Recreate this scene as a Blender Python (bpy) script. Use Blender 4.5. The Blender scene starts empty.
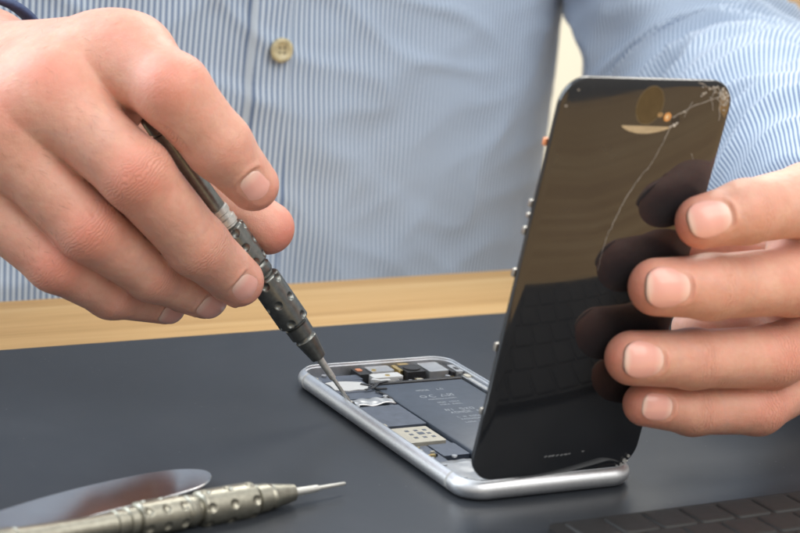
import bpy, bmesh, math, random
import numpy as np
from mathutils import Vector, Matrix, Euler, noise
random.seed(7); rng = np.random.default_rng(5)
S = 0.001                                   # all lengths below are millimetres
sc = bpy.context.scene
col = sc.collection
# ------------------------------------------------------------------ camera frame (desk frame: x along the desk edge, y away)
CAM = np.array([-371.61, -609.49, 228.32])
RT = np.array([0.876168, -0.477102, 0.068583])
UP = np.array([0.0524156, 0.2357517, 0.9703988])
FW = np.array([0.4791474, 0.8466375, -0.2315657])
F = 2108.98
def at(px, py, d):
    return CAM + d * (FW + RT * (px - 400) / F - UP * (py - 266.5) / F)
def on_z(px, py, z):
    v = FW + RT * (px - 400) / F - UP * (py - 266.5) / F
    return CAM + v * (z - CAM[2]) / v[2]
def nrm(v):
    v = np.asarray(v, float); return v / np.linalg.norm(v)

# ------------------------------------------------------------------ object helpers
def link(name, me, mat, parent=None):
    o = bpy.data.objects.new(name, me); col.objects.link(o)
    if mat is not None: me.materials.append(mat)
    if parent is not None: o.parent = parent
    return o
def mesh(name, V, Fc, mat, parent=None, smooth=True, uv=None, autos=None):
    me = bpy.data.meshes.new(name)
    me.from_pydata((np.asarray(V, float) * S).tolist(), [], [list(map(int, f)) for f in Fc])
    if uv is not None:
        l = me.uv_layers.new(name='UVMap'); uv = np.asarray(uv, np.float32)
        vi = np.empty(len(me.loops), np.int32); me.loops.foreach_get('vertex_index', vi)
        l.data.foreach_set('uv', uv[vi].ravel())
    me.polygons.foreach_set('use_smooth', [smooth] * len(me.polygons))
    me.update()
    if autos is not None: me.set_sharp_from_angle(angle=math.radians(autos))
    return link(name, me, mat, parent)
class MB:
    def __init__(s): s.v = []; s.f = []
    def add(s, V, Fc):
        n = len(s.v); s.v += [tuple(map(float, q)) for q in V]; s.f += [[i + n for i in f] for f in Fc]; return s
    def box(s, x0, x1, y0, y1, z0, z1, b=0.0, M=None):
        if b <= 0:
            V = [(x, y, z) for z in (z0, z1) for y in (y0, y1) for x in (x0, x1)]
            Fc = [(0, 2, 3, 1), (4, 5, 7, 6), (0, 1, 5, 4), (2, 6, 7, 3), (0, 4, 6, 2), (1, 3, 7, 5)]
        else:
            bm = bmesh.new(); bmesh.ops.create_cube(bm, size=1)
            for v in bm.verts:
                v.co = Vector(((x0 + x1) / 2 + v.co.x * (x1 - x0), (y0 + y1) / 2 + v.co.y * (y1 - y0), (z0 + z1) / 2 + v.co.z * (z1 - z0)))
            bmesh.ops.bevel(bm, geom=list(bm.edges), offset=b, segments=2, affect='EDGES', profile=.5)
            bm.verts.index_update(); V = [tuple(v.co) for v in bm.verts]; Fc = [[v.index for v in f.verts] for f in bm.faces]; bm.free()
        if M is not None: V = [tuple(M @ Vector(q)) for q in V]
        return s.add(V, Fc)
    def prism(s, P, z0, z1, M=None):
        n = len(P)
        V = [(p[0], p[1], z0) for p in P] + [(p[0], p[1], z1) for p in P]
        Fc = [list(range(n))[::-1], [n + i for i in range(n)]] + [[i, (i + 1) % n, n + (i + 1) % n, n + i] for i in range(n)]
        if M is not None: V = [tuple(M @ Vector(q)) for q in V]
        return s.add(V, Fc)
    def cyl(s, x, y, r, z0, z1, n=24):
        return s.prism([(x + r * math.cos(2 * math.pi * i / n), y + r * math.sin(2 * math.pi * i / n)) for i in range(n)], z0, z1)
    def build(s, name, mat, parent=None, smooth=False, autos=None):
        return mesh(name, s.v, s.f, mat, parent, smooth or autos is not None, autos=autos)
def ribbon(mb, P, w, z0, z1):
    """flat strip along a polyline with varying width"""
    P = [np.array(p, float) for p in P]; n = len(P); L = []; R_ = []
    for i, p in enumerate(P):
        t = P[min(i + 1, n - 1)] - P[max(i - 1, 0)]; t /= (np.linalg.norm(t) + 1e-9); q = np.array([-t[1], t[0]])
        ww = (w[i] if hasattr(w, '__len__') else w) / 2
        L.append(p + q * ww); R_.append(p - q * ww)
    mb.prism(L + R_[::-1], z0, z1)
def rrect(x0, x1, y0, y1, r, n=8):
    P = []
    for cx, cy, a in ((x1 - r, y1 - r, 0), (x0 + r, y1 - r, 90), (x0 + r, y0 + r, 180), (x1 - r, y0 + r, 270)):
        for i in range(n + 1):
            t = math.radians(a + 90 * i / n); P.append((cx + r * math.cos(t), cy + r * math.sin(t)))
    return P
def sweep_closed(path, prof, cx=0, cy=0):
    """path: rounded rectangle points with their outward normals; prof: list of (inset, z) closed"""
    V = []; n = len(path); m = len(prof)
    for (x, y, nx, ny) in path:
        for (o_, z) in prof: V.append((x - nx * o_, y - ny * o_, z))
    Fc = [[i * m + j, ((i + 1) % n) * m + j, ((i + 1) % n) * m + (j + 1) % m, i * m + (j + 1) % m] for i in range(n) for j in range(m)]
    return V, Fc
def rrect_n(hx, hy, r, n=12):
    P = []
    for sx, sy, a in ((1, 1, 0), (-1, 1, 90), (-1, -1, 180), (1, -1, 270)):
        for i in range(n + 1):
            t = math.radians(a + 90 * i / n); P.append((sx * (hx - r) + r * math.cos(t), sy * (hy - r) + r * math.sin(t), math.cos(t), math.sin(t)))
    return P
def tag(o, label=None, cat=None, group=None, kind=None):
    if label: o['label'] = label
    if cat: o['category'] = cat
    if group: o['group'] = group
    if kind: o['kind'] = kind
    return o
def empty(name, M, label, cat, group=None):
    o = bpy.data.objects.new(name, None); col.objects.link(o); o.empty_display_size = .01
    o.matrix_world = M; tag(o, label, cat, group); return o
def frame_matrix(o, x, y, z):
    M = Matrix.Identity(4)
    for i in range(3):
        M[i][0] = x[i]; M[i][1] = y[i]; M[i][2] = z[i]; M[i][3] = o[i] * S
    return M

# ------------------------------------------------------------------ materials
def mat(name):
    m = bpy.data.materials.new(name); m.use_nodes = True
    nt = m.node_tree; return m, nt, nt.nodes['Principled BSDF']
def N(nt, t, **kw):
    n = nt.nodes.new(t)
    for k, v in kw.items(): setattr(n, k, v)
    return n
def ramp(nt, fac, stops):
    r = N(nt, 'ShaderNodeValToRGB'); nt.links.new(fac, r.inputs[0])
    while len(r.color_ramp.elements) < len(stops): r.color_ramp.elements.new(.5)
    for e, (p, c) in zip(r.color_ramp.elements, stops): e.position = p; e.color = (*c, 1)
    return r.outputs[0]
def noise_t(nt, scale, detail=3, rough=.5, vec=None, dist=0):
    n = N(nt, 'ShaderNodeTexNoise'); n.inputs['Scale'].default_value = scale; n.inputs['Detail'].default_value = detail
    n.inputs['Roughness'].default_value = rough; n.inputs['Distortion'].default_value = dist
    if vec is not None: nt.links.new(vec, n.inputs['Vector'])
    return n.outputs['Fac']
def objc(nt, scale=(1, 1, 1), rot=(0, 0, 0)):
    t = N(nt, 'ShaderNodeTexCoord'); m = N(nt, 'ShaderNodeMapping'); m.inputs['Scale'].default_value = scale; m.inputs['Rotation'].default_value = rot
    nt.links.new(t.outputs['Object'], m.inputs['Vector']); return m.outputs[0]
def bump(nt, b, h, strength, dist, prev=None):
    n = N(nt, 'ShaderNodeBump'); n.inputs['Strength'].default_value = strength; n.inputs['Distance'].default_value = dist
    nt.links.new(h, n.inputs['Height'])
    if prev is not None: nt.links.new(prev, n.inputs['Normal'])
    nt.links.new(n.outputs[0], b.inputs['Normal']); return n.outputs[0]
def math_n(nt, op, a, b=None, c=None):
    n = N(nt, 'ShaderNodeMath', operation=op)
    for i, v in enumerate((a, b, c)):
        if v is None: continue
        if hasattr(v, 'links'): nt.links.new(v, n.inputs[i])
        else: n.inputs[i].default_value = v
    return n.outputs[0]
def mixc(nt, f, a, b, mode='MIX'):
    n = N(nt, 'ShaderNodeMix', data_type='RGBA', blend_type=mode)
    for i, v in ((0, f), (6, a), (7, b)):
        if hasattr(v, 'links'): nt.links.new(v, n.inputs[i])
        elif i == 0: n.inputs[0].default_value = v
        else: n.inputs[i].default_value = (*v, 1)
    return n.outputs[2]
def simple(name, c, rough=.4, metal=0., var=.12, nscale=400, bmp=.0, bdist=.0001, spec=.5, coat=0., rvar=.1):
    m, nt, b = mat(name)
    v = objc(nt); f = noise_t(nt, nscale, 4, .6, v)
    lo = tuple(max(0, x * (1 - var)) for x in c); hi = tuple(min(1, x * (1 + var)) for x in c)
    nt.links.new(ramp(nt, f, [(.3, lo), (.7, hi)]), b.inputs['Base Color'])
    mr = N(nt, 'ShaderNodeMapRange'); nt.links.new(noise_t(nt, nscale * .35, 3, .5, v), mr.inputs[0])
    mr.inputs[3].default_value = max(.02, rough - rvar); mr.inputs[4].default_value = min(1, rough + rvar)
    nt.links.new(mr.outputs[0], b.inputs['Roughness'])
    b.inputs['Metallic'].default_value = metal; b.inputs['Specular IOR Level'].default_value = spec; b.inputs['Coat Weight'].default_value = coat
    if bmp: bump(nt, b, f, bmp, bdist)
    return m
M_ALU = simple('brushed_aluminium', (.70, .72, .75), .46, 1, .05, 900, rvar=.06)
M_ALU_IN = simple('machined_aluminium', (.36, .38, .41), .45, 1, .2, 500)
M_FLOOR = simple('phone_inner_plate', (.11, .13, .16), .5, .6, .2, 300)
M_BATT = simple('battery_wrap', (.062, .078, .105), .42, 0, .1, 200, rvar=.05)
M_BATT_PRINT = simple('battery_print', (.36, .39, .42), .5, 0, .1, 900)
M_BOARD = simple('logic_board_shield', (.12, .14, .18), .42, .5, .15, 250)
M_SILVER = simple('silver_shield', (.56, .57, .58), .32, .75, .1, 260, .2)
M_WHITE_TAPE = simple('white_insulation', (.52, .53, .53), .5, 0, .05, 300)
M_CREAM = simple('cream_connector', (.48, .455, .38), .5, .1, .08, 300)
M_BLACK = simple('black_plastic', (.016, .016, .018), .45, 0, .3, 400)
M_GOLD = simple('gold_contact', (.85, .62, .25), .28, 1, .1, 400)
M_FLEX = simple('flex_cable', (.02, .018, .016), .35, 0, .3, 300)
M_COPPER = simple('orange_flex', (.62, .25, .12), .4, .3, .15, 300)
M_TOOL = simple('gunmetal_tool', (.175, .182, .172), .33, .9, .18, 500, rvar=.08)
M_TOOL_CH = simple('champagne_tool', (.31, .30, .25), .38, .95, .15, 500, rvar=.08)
M_STEEL = simple('driver_steel', (.56, .56, .53), .45, .85, .12, 700)
M_BLADE = simple('polished_blade', (.74, .74, .75), .15, 1, .06, 120, rvar=.05)
M_KEY = simple('keycap_black', (.013, .013, .0135), .6, 0, .12, 500)
M_KBASE = simple('keyboard_base', (.011, .011, .0115), .6, 0, .1, 400)
M_WALL = simple('cream_wall', (.84, .80, .66), .9, 0, .03, 3)
M_POST = simple('varnished_post', (.42, .27, .14), .45, 0, .2, 20)
M_NAVY = simple('navy_band', (.045, .07, .16), .6, 0, .15, 800)
M_BUTTON = simple('horn_button', (.50, .44, .27), .3, 0, .25, 300)
M_CRACK = simple('fractured_glass', (.25, .25, .25), .3, 0, .3, 900)
M_CHIP = simple('glass_chips', (.42, .42, .41), .25, 0, .35, 700)
M_CREASE = simple('dark_lens', (.10, .075, .045), .12, 0, .2, 300)
# screen glass
def m_glass():
    m, nt, b = mat('black_cover_glass'); v = objc(nt)
    nt.links.new(ramp(nt, noise_t(nt, 60, 3, .6, v), [(.3, (.013, .015, .019)), (.7, (.018, .020, .024))]), b.inputs['Base Color'])
    mr = N(nt, 'ShaderNodeMapRange'); nt.links.new(noise_t(nt, 90, 5, .65, v, 1.5), mr.inputs[0])
    mr.inputs[1].default_value = .35; mr.inputs[2].default_value = .75; mr.inputs[3].default_value = .045; mr.inputs[4].default_value = .085
    nt.links.new(mr.outputs[0], b.inputs['Roughness'])
    b.inputs['IOR'].default_value = 1.55; b.inputs['Coat Weight'].default_value = .15; b.inputs['Coat Roughness'].default_value = .03
    return m
M_GLASS = m_glass()
def m_mat():
    m, nt, b = mat('rubber_mat'); v = objc(nt)
    c = ramp(nt, noise_t(nt, 35, 5, .6, v), [(.3, (.022, .026, .032)), (.7, (.030, .034, .041))])
    dn = N(nt, 'ShaderNodeTexVoronoi', feature='F1'); dn.inputs['Scale'].default_value = 260; nt.links.new(v, dn.inputs['Vector'])
    sp = ramp(nt, dn.outputs['Distance'], [(.05, (1, 1, 1)), (.11, (0, 0, 0))])
    keep = ramp(nt, noise_t(nt, 60, 2, .5, v), [(.56, (0, 0, 0)), (.62, (1, 1, 1))])
    c = mixc(nt, math_n(nt, 'MULTIPLY', math_n(nt, 'MULTIPLY', sp, keep), .5), c, (.22, .22, .22))
    nt.links.new(c, b.inputs['Base Color'])
    mr = N(nt, 'ShaderNodeMapRange'); nt.links.new(noise_t(nt, 18, 4, .6, v), mr.inputs[0])
    mr.inputs[3].default_value = .27; mr.inputs[4].default_value = .38; b.inputs['Specular IOR Level'].default_value = .38
    nt.links.new(mr.outputs[0], b.inputs['Roughness'])
    bump(nt, b, noise_t(nt, 1500, 2, .5, v), .12, .0001)
    return m
M_MAT = m_mat()
def m_bamboo():
    m, nt, b = mat('bamboo'); v = objc(nt)
    sx = N(nt, 'ShaderNodeSeparateXYZ'); nt.links.new(v, sx.inputs[0])
    # laminated strips 7 mm wide, each of its own shade
    st = math_n(nt, 'FLOOR', math_n(nt, 'MULTIPLY', sx.outputs['Y'], 1 / .0085))
    wn = N(nt, 'ShaderNodeTexWhiteNoise', noise_dimensions='1D'); nt.links.new(st, wn.inputs['W'])
    vv = objc(nt, (6, 260, 60)); g = noise_t(nt, 1.6, 6, .62, vv, .6)
    vf = objc(nt, (25, 1900, 300)); g2 = noise_t(nt, 1, 3, .6, vf)
    f = math_n(nt, 'ADD', math_n(nt, 'MULTIPLY', wn.outputs['Value'], .26), math_n(nt, 'ADD', math_n(nt, 'MULTIPLY', g, .6), math_n(nt, 'MULTIPLY', g2, .24)))
    nt.links.new(ramp(nt, f, [(.28, (.46, .25, .085)), (.55, (.68, .42, .17)), (.85, (.78, .54, .26))]), b.inputs['Base Color'])
    b.inputs['Roughness'].default_value = .5; b.inputs['Specular IOR Level'].default_value = .3
    bump(nt, b, g2, .15, .0002)
    return m
M_BAMBOO = m_bamboo()
def m_shirt():
    m, nt, b = mat('striped_cotton')
    uv = N(nt, 'ShaderNodeUVMap', uv_map='UVMap'); sx = N(nt, 'ShaderNodeSeparateXYZ'); nt.links.new(uv.outputs[0], sx.inputs[0])
    fr = math_n(nt, 'FRACT', math_n(nt, 'ADD', sx.outputs['X'], 1000.))   # one stripe pair per unit of U
    tri = math_n(nt, 'ABSOLUTE', math_n(nt, 'SUBTRACT', fr, .5))
    # thread noise
    mp = N(nt, 'ShaderNodeMapping'); mp.inputs['Scale'].default_value = (7, 3, 1); nt.links.new(uv.outputs[0], mp.inputs[0])
    tn = noise_t(nt, 1, 2, .6, mp.outputs[0])
    f = math_n(nt, 'ADD', tri, math_n(nt, 'MULTIPLY', math_n(nt, 'SUBTRACT', tn, .5), .08))
    c = ramp(nt, f, [(.18, (.11, .175, .32)), (.27, (.57, .67, .78))])
    big = noise_t(nt, 9, 3, .5, objc(nt))
    c = mixc(nt, math_n(nt, 'MULTIPLY', big, .25), c, (.36, .47, .63))
    nt.links.new(c, b.inputs['Base Color']); b.inputs['Roughness'].default_value = .85
    b.inputs['Sheen Weight'].default_value = .25
    bump(nt, b, noise_t(nt, 1800, 2, .5, objc(nt)), .3, .0003)
    return m
M_SHIRT = m_shirt()
def m_skin():
    m, nt, b = mat('skin'); v = objc(nt)
    red = N(nt, 'ShaderNodeAttribute', attribute_name='red').outputs['Fac']
    wr = N(nt, 'ShaderNodeAttribute', attribute_name='wrinkle').outputs['Fac']
    fa = N(nt, 'ShaderNodeAttribute', attribute_name='along').outputs['Fac']
    blot = noise_t(nt, 75, 4, .6, v); fine = noise_t(nt, 420, 3, .6, v)
    c = ramp(nt, blot, [(.25, (.57, .305, .228)), (.5, (.635, .352, .268)), (.78, (.69, .415, .325))])
    mot = noise_t(nt, 190, 4, .65, v)
    c = mixc(nt, math_n(nt, 'MULTIPLY', ramp(nt, mot, [(.48, (0, 0, 0)), (.68, (1, 1, 1))]), .38), c, (.68, .30, .23))
    c = mixc(nt, math_n(nt, 'MULTIPLY', ramp(nt, mot, [(.30, (1, 1, 1)), (.46, (0, 0, 0))]), .30), c, (.70, .47, .33))
    vein = math_n(nt, 'ABSOLUTE', math_n(nt, 'SUBTRACT', noise_t(nt, 34, 2, .4, v, .5), .5))
    c = mixc(nt, math_n(nt, 'MULTIPLY', ramp(nt, vein, [(.0, (1, 1, 1)), (.03, (0, 0, 0))]), .14), c, (.45, .33, .33))
    rf = math_n(nt, 'MULTIPLY', red, math_n(nt, 'ADD', .65, math_n(nt, 'MULTIPLY', blot, .9)))
    rf = math_n(nt, 'MULTIPLY', math_n(nt, 'MINIMUM', rf, .95), .82)
    c = mixc(nt, rf, c, (.70, .19, .135))
    c = mixc(nt, math_n(nt, 'MULTIPLY', ramp(nt, fine, [(.45, (0, 0, 0)), (.75, (1, 1, 1))]), .22), c, (.50, .25, .17))
    # wrinkle lines are mixed towards a darker brown
    ph = math_n(nt, 'ADD', math_n(nt, 'MULTIPLY', fa, 2.6), math_n(nt, 'MULTIPLY', noise_t(nt, 150, 4, .65, v), 16.))
    wl = math_n(nt, 'POWER', math_n(nt, 'ABSOLUTE', math_n(nt, 'SINE', ph)), .55)
    wd = math_n(nt, 'MULTIPLY', math_n(nt, 'SUBTRACT', 1., wl), wr)
    c = mixc(nt, math_n(nt, 'MULTIPLY', wd, .5), c, (.42, .19, .13))
    nt.links.new(c, b.inputs['Base Color'])
    b.inputs['Subsurface Weight'].default_value = .5; b.inputs['Subsurface Radius'].default_value = (1, .36, .18)
    b.inputs['Subsurface Scale'].default_value = .0028
    b.inputs['Roughness'].default_value = .46; b.inputs['Specular IOR Level'].default_value = .45
    vo = N(nt, 'ShaderNodeTexVoronoi', feature='DISTANCE_TO_EDGE'); vo.inputs['Scale'].default_value = 1100; nt.links.new(v, vo.inputs['Vector'])
    p = bump(nt, b, math_n(nt, 'MINIMUM', vo.outputs['Distance'], .25), .5, .00018)
    p = bump(nt, b, noise_t(nt, 230, 5, .65, v), .42, .0009, p)
    p = bump(nt, b, noise_t(nt, 55, 2, .5, v), .25, .0022, p)
    p = bump(nt, b, math_n(nt, 'MULTIPLY', wd, -1.), .6, .0005, p)
    return m
M_SKIN = m_skin()
def m_nail():
    m, nt, b = mat('nail')
    uv = N(nt, 'ShaderNodeUVMap', uv_map='UVMap'); sx = N(nt, 'ShaderNodeSeparateXYZ'); nt.links.new(uv.outputs[0], sx.inputs[0])
    a = sx.outputs['X']
    c = ramp(nt, a, [(.0, (.80, .58, .51)), (.15, (.79, .50, .43)), (.30, (.77, .405, .35)), (.87, (.78, .42, .36)), (.94, (.79, .53, .45)), (1., (.79, .58, .49))])
    nt.links.new(c, b.inputs['Base Color']); b.inputs['Roughness'].default_value = .19
    b.inputs['Subsurface Weight'].default_value = .3; b.inputs['Subsurface Scale'].default_value = .0012; b.inputs['Subsurface Radius'].default_value = (1, .4, .3)
    mp = N(nt, 'ShaderNodeMapping'); mp.inputs['Scale'].default_value = (.6, 26, 1); nt.links.new(uv.outputs[0], mp.inputs[0])
    bump(nt, b, noise_t(nt, 1.4, 2, .5, mp.outputs[0]), .12, .0003)
    return m
M_NAIL = m_nail()

# ------------------------------------------------------------------ implicit hands
class Hand:
    def __init__(s): s.fingers = []; s.palm = []; s.nails = []; s.joints = []; s.reds = []; s.axes = []
    @staticmethod
    def cap(P, a, b, ra, rb):
        ab = b - a; L2 = ab @ ab; t = np.clip(((P - a) @ ab) / L2, 0, 1)
        d = np.sqrt(((P - a - t[:, None] * ab) ** 2).sum(1))
        return d - (ra + (rb - ra) * t)
    @staticmethod
    def smin(a, b, k):
        h = np.clip(.5 + .5 * (b - a) / k, 0, 1)
        return b + (a - b) * h - k * h * (1 - h)
    def field(s, P):
        tot = None
        for segs in s.fingers:
            d = None
            for (a, b, ra, rb) in segs:
                c = s.cap(P, a, b, ra, rb); d = c if d is None else s.smin(d, c, 3.0)
            tot = d if tot is None else s.smin(tot, d, .7)
        pal = None
        for (a, b, ra, rb) in s.palm:
            c = s.cap(P, a, b, ra, rb); pal = c if pal is None else s.smin(pal, c, 11.)
        tot = s.smin(tot, pal, 8.)
        for nl in s.nails:
            q = P - nl['c']; r2 = (q ** 2).sum(1); sel = r2 < 18 ** 2
            if not sel.any(): continue
            q = q[sel]; a = q @ nl['t']; b = q @ nl['s']; n = q @ nl['n']
            e = (np.abs(a / nl['la']) ** 2.6 + np.abs(b / nl['lb']) ** 2.6) ** (1 / 2.6)
            dorsal = np.clip((n + 1.5) / 2., 0, 1)
            inside = 1 - np.clip((e - .99) / .12, 0, 1); inside = inside * inside * (3 - 2 * inside)
            rid = np.exp(-((e - 1.2) / .12) ** 2) * (1 - np.clip((a / nl['la'] - .55) / .4, 0, 1))
            bed = n + nl['r'] - (s.plate(nl, a, b) - .48)
            cur = tot[sel] - .42 * rid * dorsal
            tot[sel] = cur + dorsal * inside * (np.maximum(cur, bed) - cur)
        return tot
    @staticmethod
    def plate(nl, a, b):
        r = nl['r'] + .05
        return np.sqrt(np.maximum(r * r - b * b, 1.)) - np.maximum(a, 0) ** 2 / nl.get('curve', 19.) - np.minimum(a, 0) ** 2 / 90. - np.minimum(a, 0) * nl.get('slope', 0)
    def polygonise(s, h):
        pts = np.array([p for f in s.fingers + [s.palm] for q in f for p in (q[0], q[1])])
        mg = 20; lo = pts.min(0) - mg; hi = pts.max(0) + mg
        B = 4; nb = np.ceil((hi - lo) / (h * B)).astype(int)
        H = h * B
        cg = [lo[i] + H * (np.arange(nb[i]) + .5) for i in range(3)]
        X, Y, Z = np.meshgrid(*cg, indexing='ij'); C = np.stack([X.ravel(), Y.ravel(), Z.ravel()], 1)
        d = s.field(C); thr = H * .95 + .8
        full = np.repeat(np.repeat(np.repeat(d.reshape(nb), B, 0), B, 1), B, 2).astype(np.float32)
        idx = np.argwhere(np.abs(d.reshape(nb)) < thr)
        off = np.stack(np.meshgrid(*[np.arange(B)] * 3, indexing='ij'), -1).reshape(-1, 3)
        g = (idx[:, None, :] * B + off[None]).reshape(-1, 3)
        # fine samples sit at lo + h*(i+.5)
        vals = np.empty(len(g))
        for i in range(0, len(g), 300000):
            vals[i:i + 300000] = s.field(lo + h * (g[i:i + 300000] + .5))
        full[g[:, 0], g[:, 1], g[:, 2]] = vals
        ins = full < 0
        n0, n1, n2 = full.shape
        cnt = np.zeros((n0 - 1, n1 - 1, n2 - 1), np.uint8)
        for dx in (0, 1):
            for dy in (0, 1):
                for dz in (0, 1): cnt += ins[dx:n0 - 1 + dx, dy:n1 - 1 + dy, dz:n2 - 1 + dz]
        act = (cnt > 0) & (cnt < 8)
        cells = np.argwhere(act); vid = -np.ones(act.shape, np.int64); vid[act] = np.arange(len(cells))
        acc = np.zeros((len(cells), 3)); num = np.zeros(len(cells))
        cor = [np.array(c) for c in ((0, 0, 0), (1, 0, 0), (0, 1, 0), (1, 1, 0), (0, 0, 1), (1, 0, 1), (0, 1, 1), (1, 1, 1))]
        val = [full[cells[:, 0] + c[0], cells[:, 1] + c[1], cells[:, 2] + c[2]] for c in cor]
        for a, b in ((0, 1), (2, 3), (4, 5), (6, 7), (0, 2), (1, 3), (4, 6), (5, 7), (0, 4), (1, 5), (2, 6), (3, 7)):
            va, vb = val[a], val[b]; m = (va < 0) != (vb < 0)
            t = np.where(m, va / np.where(m, va - vb, 1), 0)[:, None]
            p = cor[a] + t * (cor[b] - cor[a]); acc[m] += p[m]; num[m] += 1
        V = lo + h * (cells + acc / num[:, None] + .5)
        Fq = []
        for ax in range(3):
            sl0 = [slice(None)] * 3; sl1 = [slice(None)] * 3; sl0[ax] = slice(0, -1); sl1[ax] = slice(1, None)
            A = ins[tuple(sl0)]; Bn = ins[tuple(sl1)]
            e = np.argwhere(A != Bn); o1, o2 = [(1, 2), (2, 0), (0, 1)][ax]
            e = e[(e[:, o1] > 0) & (e[:, o2] > 0) & (e[:, o1] < act.shape[o1]) & (e[:, o2] < act.shape[o2])]
            def cell(d1, d2):
                q = e.copy(); q[:, o1] += d1; q[:, o2] += d2; return vid[q[:, 0], q[:, 1], q[:, 2]]
            quad = np.stack([cell(-1, -1), cell(0, -1), cell(0, 0), cell(-1, 0)], 1)
            flip = ~A[e[:, 0], e[:, 1], e[:, 2]]
            quad[flip] = quad[flip][:, ::-1]; Fq.append(quad)
        Fq = np.concatenate(Fq); Fq = Fq[(Fq >= 0).all(1)]
        # relax tangentially + project on the surface
        for it in range(3):
            e = np.concatenate([Fq[:, [i, (i + 1) % 4]] for i in range(4)])
            sm = np.zeros_like(V); ct = np.zeros(len(V)); np.add.at(sm, e[:, 0], V[e[:, 1]]); np.add.at(ct, e[:, 0], 1)
            np.add.at(sm, e[:, 1], V[e[:, 0]]); np.add.at(ct, e[:, 1], 1)
            V = V * .5 + .5 * sm / ct[:, None]
            V, G = s.project(V)
        return V, Fq
    def grad(s, V, e=.15):
        return np.stack([s.field(V + e * np.eye(3)[i]) - s.field(V - e * np.eye(3)[i]) for i in range(3)], 1) / (2 * e)
    def project(s, V):
        G = s.grad(V); g2 = np.maximum((G ** 2).sum(1), .3)
        return V - np.clip(s.field(V) / g2, -1, 1)[:, None] * G, G
    def attributes(s, V):
        red = np.zeros(len(V)); wr = np.zeros(len(V)); al = np.zeros(len(V))
        for (c, r, w) in s.reds: red = np.maximum(red, w * np.exp(-((V - c) ** 2).sum(1) / (2 * r * r)))
        for (c, t, n, r, w) in s.joints:
            q = V - c; a = q @ t; m = w * np.exp(-(a ** 2) / (2 * r * r)) * np.clip((q @ n) / 5., 0, 1) * ((q ** 2).sum(1) < 400)
            k = m > wr; wr[k] = m[k]; al[k] = a[k]
        return red, wr, al
    def finger(s, pts, rad, nail=None, dorsal=None, wr=.8, red_tip=.55, red_pip=.6):
        """pts: proximal to distal joints; nail: dict(l, w, n=(right, up, toward camera))"""
        segs = []
        for i in range(len(pts) - 1):
            segs.append((pts[i], pts[i + 1], rad[i], rad[i + 1]))
        s.fingers.append(segs)
        if dorsal is None: dorsal = -FW
        for i in range(1, len(pts) - 1):
            t = nrm(pts[i + 1] - pts[i - 1]); n = nrm(dorsal - t * (dorsal @ t))
            pip = (i == len(pts) - 3)
            s.joints.append((pts[i], t, n, 4.2 if pip else 2.2, wr if pip else wr * .9))
            if pip: s.reds.append((pts[i] + n * rad[i] * .8, 7, red_pip))
            else: s.reds.append((pts[i] + n * rad[i] * .8, 5, red_pip * .4))
        s.reds.append((pts[-1] + nrm(pts[-1] - pts[-2]) * rad[-1] * .6, 7.5, red_tip))
        if nail:
            t = nrm(pts[-1] - pts[-2]); n0 = RT * nail['n'][0] + UP * nail['n'][1] - FW * nail['n'][2]
            n = nrm(n0 - t * (n0 @ t)); sd = np.cross(n, t)
            # march from outside to the skin to find the nail's centre
            c0 = pts[-1] + t * nail.get('shift', 0.); c = c0 + n * (rad[-1]); slope = (rad[-2] - rad[-1]) / np.linalg.norm(pts[-1] - pts[-2])
            s.nails.append(dict(c=c, t=t, n=n, s=sd, la=nail['l'] / 2, lb=nail['w'] / 2, core=c0, r=rad[-1], slope=slope))
    def nail_mesh(s, nl):
        nu, nv = 34, 30; V = []; UVs = []
        U = np.linspace(-1, 1, nu); W = np.linspace(-1, 1, nv)
        P = []
        for u in U:
            for w in W:
                # map the square to a superellipse
                k = 2.6; m = max(abs(u), abs(w)); e = (abs(u) ** k + abs(w) ** k) ** (1 / k)
                sc_ = m / e if e > 1e-9 else 1
                P.append((u * sc_, w * sc_))
        P = np.array(P)
        free = .10
        a = P[:, 0] * nl['la'] * .99 + np.where(P[:, 0] > 0, P[:, 0] * .5, 0); b = P[:, 1] * nl['lb'] * .99
        X = nl['core'] + a[:, None] * nl['t'] + b[:, None] * nl['s']
        # a nail plate: a stiff shell, strongly curved across and slightly along the finger
        e = (np.abs(P[:, 0]) ** 2.6 + np.abs(P[:, 1]) ** 2.6) ** (1 / 2.6)
        edge = np.clip((e - .88) / .12, 0, 1); back = np.clip(.6 - P[:, 0], 0, 1)
        hh = s.plate(nl, a, b) - edge ** 2 * .5 * back
        X = X + hh[:, None] * nl['n']
        Fc = [[i * nv + j, (i + 1) * nv + j, (i + 1) * nv + j + 1, i * nv + j + 1] for i in range(nu - 1) for j in range(nv - 1)]
        # thickness
        nV = len(X); X2 = X - nl['n'] * (.5 + 1.0 * np.clip(P[:, 0], 0, 1) ** 2)[:, None]
        Fc2 = [[nV + q for q in f[::-1]] for f in Fc]
        rim = [i * nv for i in range(nu)] + [(nu - 1) * nv + j for j in range(1, nv)] + [i * nv + nv - 1 for i in range(nu - 2, -1, -1)] + [j for j in range(nv - 2, 0, -1)]
        side = [[rim[i], nV + rim[i], nV + rim[(i + 1) % len(rim)], rim[(i + 1) % len(rim)]] for i in range(len(rim))]
        uv = np.stack([(P[:, 0] + 1) / 2, (P[:, 1] + 1) / 2], 1)
        return np.concatenate([X, X2]), Fc + Fc2 + side, np.concatenate([uv, uv])

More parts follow.
